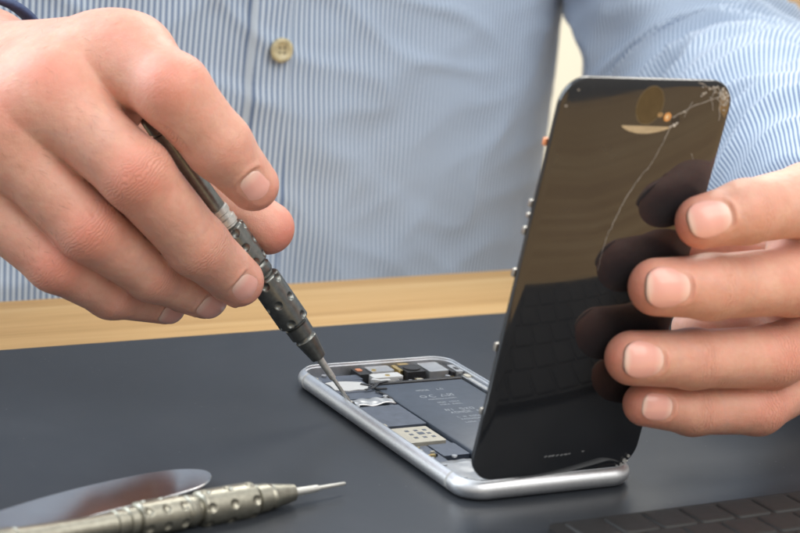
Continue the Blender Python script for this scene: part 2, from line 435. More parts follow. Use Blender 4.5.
# ---- his right hand (holds the screwdriver)
rh = Hand()
A = lambda *q: at(*q)
TIP_D, END_D = 772., 714.
T0 = on_z(350, 402.5, 4.9); T1 = at(154, 120, END_D)
W_R = A(-48, 62, 770)
mR = dict(i=A(112, 62, 706), m=A(46, 96, 694), r=A(0, 132, 697), p=A(-38, 178, 706))
rh.finger([A(126, 60, 704), A(173, 91, 691), A(219, 146, 698), A(253, 185, 707)], [12.8, 12.4, 11.0, 8.8],
          dict(l=13.4, w=12.2, n=(.0, .10, 1), shift=-1.6), wr=.22, red_pip=.5)
rh.finger([A(52, 100, 695), A(136, 174, 692), A(198, 246, 712), A(238, 281, 729)], [12.8, 12.0, 10.6, 9.0],
          dict(l=13.2, w=12.4, n=(.02, .06, 1), shift=-1.8), wr=.75)
rh.finger([A(4, 140, 698), A(89, 228, 700), A(152, 273, 720), A(205, 296, 738)], [12.0, 11.2, 9.6, 8.0],
          dict(l=12, w=11, n=(.05, -.38, 1), shift=-.6), wr=.7)
rh.finger([A(-34, 186, 707), A(56, 262, 708), A(111, 293, 726), A(165, 305, 743)], [11.4, 10.0, 8.7, 6.8],
          dict(l=10.5, w=9.4, n=(.05, -.42, 1), shift=-.3), wr=.4)
rh.finger([A(50, 122, 744), A(136, 140, 744), A(206, 192, 741), A(268, 228, 744)], [13, 13, 10.5, 9.4], None, dorsal=UP, wr=.2, red_tip=.9)
rh.palm += [(A(116, 50, 708), A(-18, 80, 764), 11.5, 14.5), (A(56, 84, 699), A(-38, 70, 766), 14, 16), (A(4, 128, 699), A(-58, 78, 768), 13.5, 16), (A(-36, 178, 708), A(-82, 96, 768), 12, 15),
            (A(88, 60, 712), A(-20, 74, 752), 12, 14), (A(30, 100, 702), A(-30, 90, 750), 13, 15), (A(-14, 150, 706), A(-60, 110, 750), 12, 14), (A(84, 70, 706), A(20, 112, 702), 12.5, 12.5), (A(96, 92, 708), A(122, 110, 712), 8.5, 7.5), (A(24, 112, 702), A(-30, 165, 710), 12, 11),
            (W_R + RT * 12, W_R + RT * 12 + nrm(A(-300, -40, 980) - W_R) * 60, 20, 21), (W_R - RT * 10 - UP * 4, W_R - RT * 10 - UP * 4 + nrm(A(-300, -40, 980) - W_R) * 60, 19, 20),
            (A(-20, 100, 770), A(50, 135, 750), 15, 13), (A(80, 100, 724), A(-20, 140, 730), 14, 13)]
rh.reds += [(A(50, 66, 682), 8, .5), (A(124, 30, 696), 8, .4), (A(0, 105, 686), 8, .35), (A(172, 64, 680), 9, .5)]
# knuckle bumps
rh.palm += [(A(140, 52, 704), A(112, 52, 708), 10.5, 10.5)]

# ---- his left hand (holds the broken screen by its right edge)
SO = np.array([-2.249, -67.092, 6.766])
SM = np.array([[.99792, .049718, .041063], [.049678, -.18677, -.981147], [-.041111, .981145, -.188851]])
SX, SY, SN = SM[:, 0], SM[:, 1], SM[:, 2]
def front(px, py, lift):
    """point seen at (px, py) lying `lift` mm in front of the plane of the glass"""
    v = FW + RT * (px - 400) / F - UP * (py - 266.5) / F
    t = ((SO + SN * lift - CAM) @ SN) / (v @ SN); return CAM + v * t
lh = Hand()
lh.finger([A(872, 196, 712), A(808, 200, 694), front(745, 212, 10.2), front(702, 222, 8.7)], [12.5, 12.0, 10.0, 8.5],
          dict(l=13.4, w=12.2, n=(-.08, .06, 1), shift=.4), wr=.75, red_tip=.6, red_pip=.3)
lh.finger([A(878, 262, 722), A(792, 281, 696), front(710, 287, 10.4), front(657, 287, 9.0)], [12.0, 11.4, 10.3, 9.2],
          dict(l=14.4, w=13.4, n=(-.08, -.02, 1), shift=.4), wr=.7, red_pip=.3)
lh.finger([A(868, 316, 734), A(772, 357, 702), front(692, 359, 9.6), front(632, 358, 8.7)], [11.5, 10.4, 9.5, 8.8],
          dict(l=13.4, w=12.4, n=(-.08, -.02, 1), shift=.2), wr=.9, red_pip=.4)
lh.finger([A(846, 352, 742), A(758, 407, 708), front(692, 410, 8.2), front(645, 404, 7.3)], [10.8, 9.2, 8.2, 7.3],
          dict(l=10.8, w=9.6, n=(-.08, .0, 1), shift=-.6), wr=.9, red_pip=.4)
back_t = SO + SX * 16 + SY * 82 - SN * 12.5
lh.finger([A(850, 300, 760), A(790, 280, 728), A(724, 262, 703), back_t], [14, 11.5, 10.2, 9.4], None, dorsal=-UP, wr=.2, red_pip=.2)
W_L = A(895, 268, 806)
lh.palm += [(A(868, 210, 712), W_L + UP * 8, 13, 18), (A(872, 262, 722), W_L, 13, 18), (A(868, 316, 734), W_L - UP * 6, 12, 18), (A(850, 352, 744), W_L - UP * 10, 11, 16),
            (A(800, 318, 742), A(870, 300, 770), 12, 15), (A(694, 328, 742), A(850, 300, 762), 8, 14), (A(790, 243, 706), A(860, 240, 716), 8, 11), (A(860, 240, 716), A(900, 250, 760), 11, 15), (W_L, W_L + nrm(A(800, 170, 1000) - W_L) * 60, 25, 26)]
lh.reds += [(A(800, 340, 720), 10, .2)]
H_RES = .62
VR, FR = rh.polygonise(H_RES); VL, FL = lh.polygonise(H_RES)

# ---- the rest of the body, under the shirt: arms and trunk as tubes
def tube(P, R_, n=40, closed=True, m=28, squash=None):
    """smooth tube through control points P (mm) with radii; returns V, F, S(arc length), phi"""
    P = np.array(P, float); R_ = np.array(R_, float); k = len(P)
    T = np.linspace(0, k - 1, m)
    def cr(Q, t):
        i = int(min(math.floor(t), k - 2)); f = t - i
        q = lambda j: Q[max(0, min(k - 1, j))]
        return .5 * ((2 * q(i)) + (-q(i - 1) + q(i + 1)) * f + (2 * q(i - 1) - 5 * q(i) + 4 * q(i + 1) - q(i + 2)) * f * f + (-q(i - 1) + 3 * q(i) - 3 * q(i + 1) + q(i + 2)) * f ** 3)
    C = np.array([cr(P, t) for t in T]); R2 = np.array([cr(R_, t) for t in T])
    tg = np.gradient(C, axis=0); tg /= np.linalg.norm(tg, axis=1)[:, None]
    x = nrm(np.cross(tg[0], [0.01, 0, 1])); V = []; s = 0; Sx = []
    for i in range(m):
        x = nrm(x - tg[i] * (x @ tg[i])); y = np.cross(tg[i], x)
        if i: s += np.linalg.norm(C[i] - C[i - 1])
        Sx.append(s)
        for j in range(n + 1):
            p = 2 * math.pi * j / n; V.append(C[i] + R2[i] * (x * math.cos(p) + y * math.sin(p)))
    Fc = [[i * (n + 1) + j, i * (n + 1) + j + 1, (i + 1) * (n + 1) + j + 1, (i + 1) * (n + 1) + j] for i in range(m - 1) for j in range(n)]
    return np.array(V), Fc, np.array(Sx), tg, C, R2
TC = np.array([38., 350., 0.]); TA, TB = 209., 100.
R_ELB = np.array([-262., 335., 110.]); R_SHO = np.array([-168., 380., 330.])
L_ELB = A(715, 104, 1045); L_SHO = A(548, -330, 1120)
bodyV = [VR, VL]; bodyF = [FR.tolist(), (FL + len(VR)).tolist()]; off = len(VR) + len(VL)
dR = nrm(A(-300, -40, 980) - W_R); dL = nrm(A(800, 170, 1000) - W_L)
for P_, R_ in (([W_R + dR * 45, W_R * .45 + R_ELB * .55, R_ELB, R_ELB * .5 + R_SHO * .5, R_SHO, np.array([-80, 390, 360.])], [24, 32, 38, 42, 48, 50]),
               ([W_L + dL * 45, W_L * .5 + L_ELB * .5, L_ELB, L_ELB * .5 + L_SHO * .5, L_SHO, np.array([150, 390, 360.])], [26, 32, 38, 42, 48, 50])):
    v, f, *_ = tube(P_, R_); bodyV.append(v); bodyF.append([[q + off for q in ff] for ff in f]); off += len(v)
v = []; nz, nt_ = 14, 48
for i in range(nz):
    z = -150 + 560 * i / (nz - 1); k = .86 * (1 if z < 300 else max(.25, 1 - (z - 300) / 150.))
    for j in range(nt_):
        p = 2 * math.pi * j / nt_; v.append((TC[0] + TA * k * math.cos(p), TC[1] + TB * k * math.sin(p), z))
f = [[i * nt_ + j, i * nt_ + (j + 1) % nt_, (i + 1) * nt_ + (j + 1) % nt_, (i + 1) * nt_ + j] for i in range(nz - 1) for j in range(nt_)] + [list(range(nt_))[::-1], [(nz - 1) * nt_ + j for j in range(nt_)]]
bodyV.append(np.array(v)); bodyF.append([[q + off for q in ff] for ff in f]); off += len(v)
BV = np.concatenate(bodyV); BF = [q for b in bodyF for q in b]
person = mesh('person', BV, BF, M_SKIN)
tag(person, 'man in blue striped shirt holding a screwdriver and an upright cracked phone screen', 'person')
red = np.zeros(len(BV), np.float32); wr = red.copy(); al = red.copy()
for h_, V_, o_ in ((rh, VR, 0), (lh, VL, len(VR))):
    a_, b_, c_ = h_.attributes(V_); red[o_:o_ + len(V_)] = a_; wr[o_:o_ + len(V_)] = b_; al[o_:o_ + len(V_)] = c_
for nme, arr in (('red', red), ('wrinkle', wr), ('along', al)):
    at_ = person.data.attributes.new(nme, 'FLOAT', 'POINT'); at_.data.foreach_set('value', arr)
for h_ in (rh, lh):
    for nl in h_.nails:
        V_, F_, uv = h_.nail_mesh(nl); mesh('fingernail', V_, F_, M_NAIL, person, uv=uv)
# fine hairs on the backs of the right hand's fingers
def hairs():
    mb = MB(); G = rh.grad(VR[::7]); G /= np.linalg.norm(G, axis=1)[:, None]; P = VR[::7]
    spots = [(A(108, 152, 685), 11), (A(52, 188, 690), 10), (A(22, 238, 698), 9), (A(30, 70, 690), 22)]
    for c, r in spots:
        d = np.linalg.norm(P - c, axis=1); k = np.where((d < r * 1.5) & ((G @ -FW) > .2))[0]
        if not len(k): continue
        for i in rng.choice(k, min(len(k), int(r * 3)), replace=False):
            t = nrm(A(200, 240, 720) - A(60, 100, 700) + rng.normal(0, 30, 3)); t = nrm(t - G[i] * (t @ G[i])); L_ = rng.uniform(2, 4.5)
            p0 = P[i] - G[i] * .1; p1 = p0 + t * L_ * .5 + G[i] * L_ * .22; p2 = p0 + t * L_ + G[i] * L_ * .2
            w = np.cross(t, G[i]) * .024; u = G[i] * .024
            mb.add([p0 - w, p0 + w, p0 + u, p1 - w, p1 + w, p1 + u, p2], [(0, 1, 4, 3), (1, 2, 5, 4), (2, 0, 3, 5), (3, 4, 6), (4, 5, 6), (5, 3, 6)])
    mb.build('hand_hair', simple('dark_hair', (.09, .055, .035), .5), person)
hairs()

# ---- clothing
PITCH = 2.72
def cloth(name, fn, nu, nv, mt, parent, thick=.6, uvf=None):
    V = []; UVs = []
    for i in range(nu):
        for j in range(nv):
            p, uv = fn(i / (nu - 1), j / (nv - 1)); V.append(p); UVs.append(uv)
    Fc = [[i * nv + j, (i + 1) * nv + j, (i + 1) * nv + j + 1, i * nv + j + 1] for i in range(nu - 1) for j in range(nv - 1)]
    o = mesh(name, V, Fc, mt, parent, uv=UVs)
    md = o.modifiers.new('thickness', 'SOLIDIFY'); md.thickness = thick * S; md.offset = -1
    return o
def wrinkles(a, z):
    """cloth relief in mm at (a mm across, z mm up)"""
    n = noise.noise
    d = 2.4 * n(Vector((a / 70, z / 95, 3))) + .9 * n(Vector((a / 30 + z / 70, z / 85 - a / 120, 9)))
    r = n(Vector(((a * .8 + z * .5) / 62, (z - a * .35) / 30, 21))); d += 1.0 * (1 - abs(r) * 2.6)
    r = n(Vector(((a * .7 - z * .6) / 70, (z + a * .55) / 34, 5))); d += 1.3 * max(0, 1 - abs(r) * 3.5) ** 1.5
    return d
# arc-length table of the ellipse, measured from the front centre
ths = np.linspace(-math.pi, math.pi, 721); ex = TA * np.sin(ths); ey = -TB * np.cos(ths)
arc = np.concatenate([[0], np.cumsum(np.hypot(np.diff(ex), np.diff(ey)))]); arc -= arc[360]
def trunk_arc(px, py):
    v = FW + RT * (px - 400) / F - UP * (py - 266.5) / F
    for d in np.arange(850, 1150, .25):
        q = CAM + v * d
        if ((q[0] - TC[0]) / TA) ** 2 + ((q[1] - TC[1]) / TB) ** 2 < 1: break
    return float(np.interp(math.atan2((q[0] - TC[0]) / TA, -(q[1] - TC[1]) / TB), ths, arc))
PLK = trunk_arc(273, 48)                  # the button placket runs here (arc mm)
def torso(u, v):
    s = arc[0] + (arc[-1] - arc[0]) * u; th = np.interp(s, arc, ths); z = -150 + 570 * v
    k = 1.0 if z < 280 else max(.35, 1 - ((z - 280) / 190.) ** 2)
    k *= 1 + .0002 * (z - 60) * (1 if z < 300 else 0)
    n = np.array([math.sin(th) / TA, -math.cos(th) / TB, 0]); n /= np.linalg.norm(n)
    d = wrinkles(s, z) - 2
    pl = s - PLK
    d += 2.2 * (1 + math.tanh((pl + 11.5 + .02 * (z - 100)) * 1.4)) - 1.2 * max(0, min(1, (pl - 5) / 60))
    d += -.5 * math.exp(-((pl - 15) / .9) ** 2) - .4 * math.exp(-((pl + 8.5) / .7) ** 2)
    p = np.array([TC[0] + TA * k * math.sin(th), TC[1] - TB * k * math.cos(th), z]) + n * d
    sk = s + .03 * (z - 60) * (1 if s > 10 else -.4) + .6 * noise.noise(Vector((s / 80, z / 60, 2)))
    return p, (sk / PITCH + (.37 if pl < -11 else 0), z / PITCH)
shirt = cloth('shirt', torso, 620, 230, M_SHIRT, person)
def sleeve_fn(P_, R_, folds, seed, m=170, n=200, tw=0.):
    v, f, Sx, tg, C, R2 = tube(P_, R_, n=n, m=m)
    v = v.reshape(m, n + 1, 3); uv = np.zeros((m, n + 1, 2)); out = v.copy()
    for i in range(m):
        for j in range(n + 1):
            p = 2 * math.pi * j / n; q = v[i, j]; d_ = q - C[i]; L_ = np.linalg.norm(d_); d_ /= L_
            cx, sy = math.cos(p), math.sin(p)
            e = folds(Sx[i], p)
            w = e * (1 - abs(noise.noise(Vector((Sx[i] / 24 + cx * .9, cx * 1.1 + seed, sy * 1.1)))) * 4)
            w += 3.5 * noise.noise(Vector((Sx[i] / 55, cx * .9 + seed, sy * .9 + 4))) + .5 * noise.noise(Vector((Sx[i] / 16, cx * 2.5 + seed, sy * 2.5)))
            out[i, j] = q + d_ * w
            uv[i, j] = (round(2 * math.pi * 62 / PITCH) * j / n + tw * Sx[i] / PITCH, Sx[i] / PITCH)
    return out.reshape(-1, 3), f, uv.reshape(-1, 2)
PL = [W_L + dL * 30, W_L * .52 + L_ELB * .48 , L_ELB, L_ELB * .55 + L_SHO * .45, L_SHO, np.array([170, 380, 350.])]
Vs, Fs, Us = sleeve_fn(PL, [40, 50, 59, 48, 48, 52], lambda s, p: 3.6 if 60 < s < 330 else 2., 3, tw=-.5)
o = mesh('sleeve', Vs, Fs, M_SHIRT, person, uv=Us); md = o.modifiers.new('thickness', 'SOLIDIFY'); md.thickness = .6 * S; md.offset = -1
PR = [W_R + dR * 75, W_R * .4 + R_ELB * .6, R_ELB, R_ELB * .5 + R_SHO * .5, R_SHO, np.array([-60, 385, 350.])]
Vs, Fs, Us = sleeve_fn(PR, [34, 44, 52, 54, 60, 60], lambda s, p: 3., 8)
o = mesh('sleeve', Vs, Fs, M_SHIRT, person, uv=Us); md = o.modifiers.new('thickness', 'SOLIDIFY'); md.thickness = .6 * S; md.offset = -1
# button on the placket
def put_button(px, py):
    v = FW + RT * (px - 400) / F - UP * (py - 266.5) / F
    best = None
    for d in np.arange(900, 1100, .5):                      # first point inside the trunk's ellipse
        q = CAM + v * d
        if ((q[0] - TC[0]) / TA) ** 2 + ((q[1] - TC[1]) / TB) ** 2 < 1: break
    th = math.atan2((q[0] - TC[0]) / TA, -(q[1] - TC[1]) / TB); s = np.interp(th, ths, arc)
    p, _ = torso((s - arc[0]) / (arc[-1] - arc[0]), (q[2] + 150) / 570)
    n = nrm([math.sin(th) / TA, -math.cos(th) / TB, 0]); x = nrm(np.cross([0, 0, 1], n)); y = np.cross(n, x)
    R3 = np.stack([x, y, n], 1); rr = 5.6; V = []; Fc = []; nn = 40
    prof = [(0, .9), (2.9, .9), (3.5, 1.5), (4.9, 1.7), (rr, 1.0), (rr, 0.0), (0, -.1)]
    for (r_, z_) in prof:
        for j in range(nn): V.append(p + R3 @ np.array([r_ * math.cos(2 * math.pi * j / nn), r_ * math.sin(2 * math.pi * j / nn), z_ + .6]))
    Fc = [[i * nn + j, i * nn + (j + 1) % nn, (i + 1) * nn + (j + 1) % nn, (i + 1) * nn + j] for i in range(len(prof) - 1) for j in range(nn)]
    b_ = mesh('button', V, Fc, M_BUTTON, person)
    mb = MB()
    for hx, hy in ((1, 1), (-1, 1), (1, -1), (-1, -1)): mb.cyl(hx * 1.15, hy * 1.15, .5, 1.45, 1.62, 10)
    mb.v = [tuple(p + R3 @ np.array(q)) for q in mb.v]
    mb.build('thread_hole', M_BLACK, b_)
    return s
BS = put_button(275, 48)
# navy wristband on the right wrist
def band():
    ax = dR; x = nrm(RT - ax * (RT @ ax)); y = np.cross(ax, x); c = W_R + dR * 12 + RT * 11 - UP * 2.5; V = []; n, m = 90, 14
    for i in range(n):
        t = 2 * math.pi * i / n; ct, st = math.cos(t), math.sin(t)
        o_ = c + x * 31 * ct + y * 25. * st; nn = nrm(x * ct / 34.5 + y * st / 24.)
        for j in range(m):
            a = 2 * math.pi * j / m; V.append(o_ + nn * 2.0 * math.cos(a) + ax * 6.5 * math.sin(a))
    Fc = [[i * m + j, ((i + 1) % n) * m + j, ((i + 1) % n) * m + (j + 1) % m, i * m + (j + 1) % m] for i in range(n) for j in range(m)]
    mesh('wristband', V, Fc, M_NAVY, person)
band()

# ------------------------------------------------------------------ desk, mat, wall
desk = empty('desk', Matrix.Translation((.1, -.12, -.03)), 'pale bamboo desk whose far edge shows between the grey mat and the man', 'desk')
MB().box(-600, 800, -460, 337, 0, 28, 2.5).build('desk_top', M_BAMBOO, desk, autos=40)
for x_, y_ in ((-560, -420), (760, -420), (-560, 297), (760, 297)):
    MB().box(x_ - 22, x_ + 22, y_ - 22, y_ + 22, -700, -1, 2).build('leg', M_BAMBOO, desk, autos=40)
mt = mesh('desk_mat', *(lambda b: (b.v, b.f))(MB().prism(rrect(-520, 620, -172, 139, 6), -2, 0)), M_MAT, smooth=True, autos=30)
tag(mt, 'dark slate grey work mat lying flat on the bamboo desk under the phone', 'mat')
w = mesh('wall', *(lambda b: (b.v, b.f))(MB().box(-3000, 4000, 1500, 1600, -730, 1800)), M_WALL, smooth=False); tag(w, kind='structure')
fl = mesh('floor', *(lambda b: (b.v, b.f))(MB().box(-3000, 4000, -1500, 1499, -760, -731)), simple('floor_finish', (.35, .30, .25), .6), smooth=False); tag(fl, kind='structure')
pc = at(806, 10, 1450)
post = empty('wooden_post', Matrix.Translation((pc[0] * S, pc[1] * S, -.73)), 'brown wooden post standing far behind the man at the top right corner', 'post')
MB().box(-24, 24, -24, 24, 0, 1500, 3).build('shaft', M_POST, post, autos=40)
MB().box(-34, 34, -34, 34, 0, 40, 3).build('foot', M_POST, post, autos=40).location = (0, 0, -.0)

# ------------------------------------------------------------------ phone body
ca, sa = math.cos(math.radians(-1.87)), math.sin(math.radians(-1.87))
PM = Matrix.Rotation(math.radians(-1.87), 4, 'Z')
phone = empty('phone', PM, 'opened silver smartphone body lying on the grey mat with battery and circuit board exposed', 'phone')
def arcprof(r=3.55, n=10):
    P = [(r - r * math.sin(a), r - r * math.cos(a)) for a in np.linspace(0, math.pi * .90, n + 6)]
    P += [(2.3, 7.02), (2.5, 6.85), (2.5, 6.1), (3.1, 6.0), (3.1, 1.2), (3.1, 0.2)]
    return P
V_, F_ = sweep_closed(rrect_n(33.5, 69.05, 10, 14), arcprof())
mesh('frame', V_, F_, M_ALU, phone, autos=42)
mesh('back_shell', *(lambda b: (b.v, b.f))(MB().prism(rrect(-30.5, 30.5, -66, 66, 7.5), .15, 1.2)), M_FLOOR, phone, smooth=False)
# antenna lines: thin sleeves around the rounded side
def antenna(y0, side):
    r = 3.60; V = []; P = [(r - r * math.sin(a), 3.55 - r * math.cos(a)) for a in np.linspace(.3, math.pi * .9, 12)]
    for yy in (y0 - .6, y0 + .6):
        for (i_, z) in P: V.append((side * (33.55 - i_), yy, z))
    n = len(P); Fc = [[j, j + 1, n + j + 1, n + j] for j in range(n - 1)]
    mesh('antenna_line', V, Fc, simple('antenna_plastic', (.5, .5, .49), .5), phone)
antenna(-56, -1); antenna(-56, 1); antenna(57, -1); antenna(57, 1)
def comp(name, x0, x1, y0, y1, z0, z1, m, parent=phone, r=.6, b=0):
    mb = MB()
    if b: mb.box(x0, x1, y0, y1, z0, z1, b)
    else: mb.prism(rrect(x0, x1, y0, y1, r, 3), z0, z1)
    return mb.build(name, m, parent, autos=35)
batt = comp('battery', -11.2, 26.6, -34.5, 44.0, 1.25, 4.7, M_BATT, b=.8)
comp('battery_edge', -11.0, 26.4, 44.2, 46.2, 1.25, 5.0, M_BLACK, batt, b=.2)
# adhesive pull tab arcs at the near end
mb = MB(); ribbon(mb, [(-10 + 9 * t, -35.6 - 1.6 * math.sin(math.pi * t)) for t in np.linspace(0, 1, 9)], 1.6, 3.4, 4.1); mb.build('pull_tab', M_FLEX, batt)
# printed marks on the battery: short unreadable rows of characters, read across the phone
def glyph(mb, x, y, s, z, k):
    w = .09 * s + .04
    segs = {0: [(0, 0, 0, 1), (0, 1, .6, 1), (.6, 1, .6, 0), (.6, 0, 0, 0)], 1: [(0, 0, 0, 1), (0, 1, .6, 0), (.6, 0, .6, 1)], 2: [(0, 0, .3, 1), (.3, 1, .6, 0), (.12, .4, .48, .4)],
            3: [(0, 0, 0, 1), (0, .5, .5, .5), (0, 1, .6, 1), (0, 0, .6, 0)], 4: [(.3, 0, .3, 1)], 5: [(0, 0, .6, 1), (0, 1, .6, 0)], 6: [(0, 1, 0, 0), (0, 0, .6, 0)], 7: [(.6, 1, 0, 1), (0, 1, 0, .5), (0, .5, .6, .5), (.6, .5, .6, 0), (.6, 0, 0, 0)]}[k]
    for (a, b, c, d) in segs:
        ribbon(mb, [(x + a * s, y + b * s), (x + c * s, y + d * s)], w, z, z + .03)
mb = MB(); Z = 4.71
def row(x0, x1, y, s, seed, gap=.25):
    r_ = random.Random(seed); x = x0
    while x < x1:
        if r_.random() > gap * .6: glyph(mb, x, y, s, Z, r_.randrange(8))
        x += s * .95
row(.5, 12.5, 33.0, 1.5, 1)
for k, x in enumerate((1.0, 4.6, 8.0, 11.2)):            # certification symbols
    if k == 0: mb.add(*(lambda V, F_: (V, F_))(*sweep_closed([(x + 1.3 * math.cos(t) + .0, 26.5 + 1.3 * math.sin(t), math.cos(t), math.sin(t)) for t in np.linspace(0, 2 * math.pi, 20, endpoint=False)], [(0, Z), (0, Z + .03), (.3, Z + .03), (.3, Z)])))
    if k == 1: ribbon(mb, [(x + .3 + 1.3 * math.cos(t), 26.5 + 1.4 * math.sin(t)) for t in np.linspace(.9, 5.4, 12)], .3, Z, Z + .03)
    if k == 2:
        ribbon(mb, [(x, 25.2), (x + 1.2, 27.8), (x + 2.4, 25.2), (x, 25.2)], .28, Z, Z + .03)
    if k == 3:
        ribbon(mb, [(x, 25.4), (x, 27.8), (x + 2, 27.8), (x + 2, 25.4), (x, 25.4)], .28, Z, Z + .03); ribbon(mb, [(x - .4, 25), (x + 2.4, 28.2)], .28, Z, Z + .03)
row(1.2, 13.0, 22.4, .9, 3)
row(3.0, 11.5, 18.2, 1.2, 4); row(2.6, 11.0, 15.6, 1.1, 5)
row(1.6, 13.2, 9.0, 2.1, 6, .1); row(2.0, 13, 5.8, 1.9, 7, .1)
row(2.0, 13.5, 1.0, 1.3, 8); row(2.0, 10.5, -1.6, 1.2, 9); row(2.0, 12, -5.0, 1.2, 10)
mb.build('battery_print', M_BATT_PRINT, batt)
# logic board column left of the battery
board = comp('logic_board', -30.0, -11.8, -22.5, 57.0, 1.25, 3.2, M_BOARD)
comp('shield', -28.6, -12.2, -1.8, 20.8, 3.25, 4.6, M_BOARD, board)
comp('shield', -28.8, -12.6, 30.8, 38.0, 3.25, 4.4, M_BOARD, board)
comp('shield', -28.8, -10.5, 53.0, 59.0, 3.25, 4.4, M_BOARD, board)
mb = MB(); mb.prism([(-27.4, 42), (-26.8, 47), (-27.5, 50.5), (-24, 51.8), (-19, 50.8), (-13.5, 48.6), (-13.0, 43.5), (-15.5, 39.6), (-19, 40.4), (-23, 39.6)], 4.45, 4.8)
mb.build('white_shield', M_WHITE_TAPE, board)
comp('board_step', -28.9, -12.0, 38.6, 52.6, 3.25, 4.4, M_BOARD, board)
# shiny connector cover near the driver tip
def wavy_plate(x0, x1, y0, y1, z, m, name, parent, amp=.35, seed=0):
    V = []; n, k = 24, 10
    for i in range(n):
        for j in range(k):
            x = x0 + (x1 - x0) * i / (n - 1); y = y0 + (y1 - y0) * j / (k - 1)
            V.append((x, y, z + amp * noise.noise(Vector((x / 4, y / 3, seed))) * 2))
    t = len(V); V += [(a, b, c - .5) for a, b, c in V]
    Fc = [[i * k + j, (i + 1) * k + j, (i + 1) * k + j + 1, i * k + j + 1] for i in range(n - 1) for j in range(k - 1)]
    rim = [i * k for i in range(n)] + [(n - 1) * k + j for j in range(1, k)] + [i * k + k - 1 for i in range(n - 2, -1, -1)] + [j for j in range(k - 2, 0, -1)]
    Fc += [[t + q for q in f[::-1]] for f in Fc] + [[rim[i], t + rim[i], t + rim[(i + 1) % len(rim)], rim[(i + 1) % len(rim)]] for i in range(len(rim))]
    return mesh(name, V, Fc, m, parent)
wavy_plate(-27.6, -12.2, 22.2, 29.4, 4.9, M_SILVER, 'connector_cover', board, .4, 2)
comp('connector', -29.6, -27.9, 25.5, 28.2, 3.2, 5.2, M_CREAM, board)
# sim tray area with dark squares
sim = comp('sim_reader', -29.8, -14.2, -20.4, -4.6, 3.25, 4.7, M_CREAM)
mb = MB()
for i in range(3):
    for j in range(3):
        if (i, j) in ((1, 1),): mb.box(-24.2 + 3.6 * 1 - .2, -24.2 + 3.6 + 2.2, -15.5 + 3.2 - .4, -15.5 + 3.2 + 2., 4.7, 4.78)
        else: mb.box(-24.2 + i * 3.4, -24.2 + i * 3.4 + 1.4, -16.4 + j * 3.6, -16.4 + j * 3.6 + 1.5, 4.7, 4.78)
mb.build('contact_mark', M_BOARD, sim)
comp('gold_pad', -31.0, -28.4, -4.2, -2.4, 3.2, 5.0, M_GOLD)
comp('spring_clip', -29.5, -27.5, -2.0, .6, 3.2, 4.9, M_CREAM)
# plates below the sim reader
comp('bracket', -22.0, -12.0, -33.5, -21.5, 1.25, 3.9, M_BOARD)
comp('bracket', -30.0, -22.6, -40.0, -21.5, 1.25, 3.7, M_BOARD)
wavy_plate(-29.6, 4, -62.5, -39.0, 4.2, M_SILVER, 'taptic_plate', phone, .25, 7)
comp('speaker_box', 4.5, 30, -64, -36.5, 1.25, 4.9, M_BLACK)
comp('dock_connector', -7, 7, -66, -62.8, 1.25, 5.2, M_CREAM)
mb = MB()
for x, y in ((-27, -57), (-22, -60.8), (-12, -42), (-27.5, -44), (-29, 55.5), (-28.4, 20.9), (-9, 57), (22.3, 47.6), (-20, -37), (29, 44), (28.6, 50), (-12.8, 30), (-24, 59)):
    MB().cyl(x, y, .95, 4.6, 5.15, 14).build('screw', M_SILVER, phone, autos=40)
# left-hand corner clips
comp('clip', -31.0, -28.6, 50, 56.5, 3, 5.6, M_ALU_IN); comp('clip', -30.9, -29.3, 52.0, 53.6, 5.6, 6.1, M_CREAM)
# far end: connectors, camera, earpiece parts
comp('flash_module', -10.5, -5.8, 56.0, 64.5, 1.25, 5.2, M_BLACK); comp('flash_contact', -9.6, -7.4, 60, 63, 5.2, 5.5, M_COPPER)
comp('sensor_bracket', -5.0, 4.8, 57.4, 64.2, 1.25, 5.5, M_SILVER); comp('sensor_plate', -6.8, 5.4, 51.2, 56.6, 1.25, 5.0, M_WHITE_TAPE)
comp('gold_pad', -1.2, .6, 52.6, 54.2, 5.0, 5.3, M_GOLD); comp('gold_pad', -4, -2.4, 58.4, 60.2, 5.5, 5.8, M_GOLD)
cam_ = comp('rear_camera', 8.0, 16.0, 53.0, 62.5, 1.25, 5.7, M_BLACK)
mb = MB(); mb.cyl(12, 57.6, 3.3, 5.7, 6.2, 28); mb.build('lens_barrel', M_BLACK, cam_, autos=40)
comp('flex_connector', 6.0, 7.8, 56, 63.5, 1.25, 5.6, M_GOLD, cam_); comp('flex_connector', 9, 13.5, 62.7, 64.4, 1.25, 5.7, M_GOLD, cam_)
comp('silver_module', 17.2, 25.4, 52.2, 63.8, 1.25, 5.6, M_SILVER)
comp('black_module', 25.8, 27.2, 50.5, 63, 1.25, 5.4, M_BLACK)
comp('vibration_motor', 27.4, 30.2, 49.5, 58.5, 1.25, 5.7, M_SILVER); comp('motor_opening', 28.2, 29.8, 52, 55.5, 5.7, 5.75, M_BLACK)
comp('side_flex', 27.2, 30.2, 14, 46, 1.25, 5.2, M_ALU_IN); comp('side_flex', 27.6, 28.6, 24, 42, 5.2, 5.5, M_WHITE_TAPE)
comp('gold_pad', 28.0, 30.2, 43.0, 46.4, 5.2, 5.6, M_CREAM)
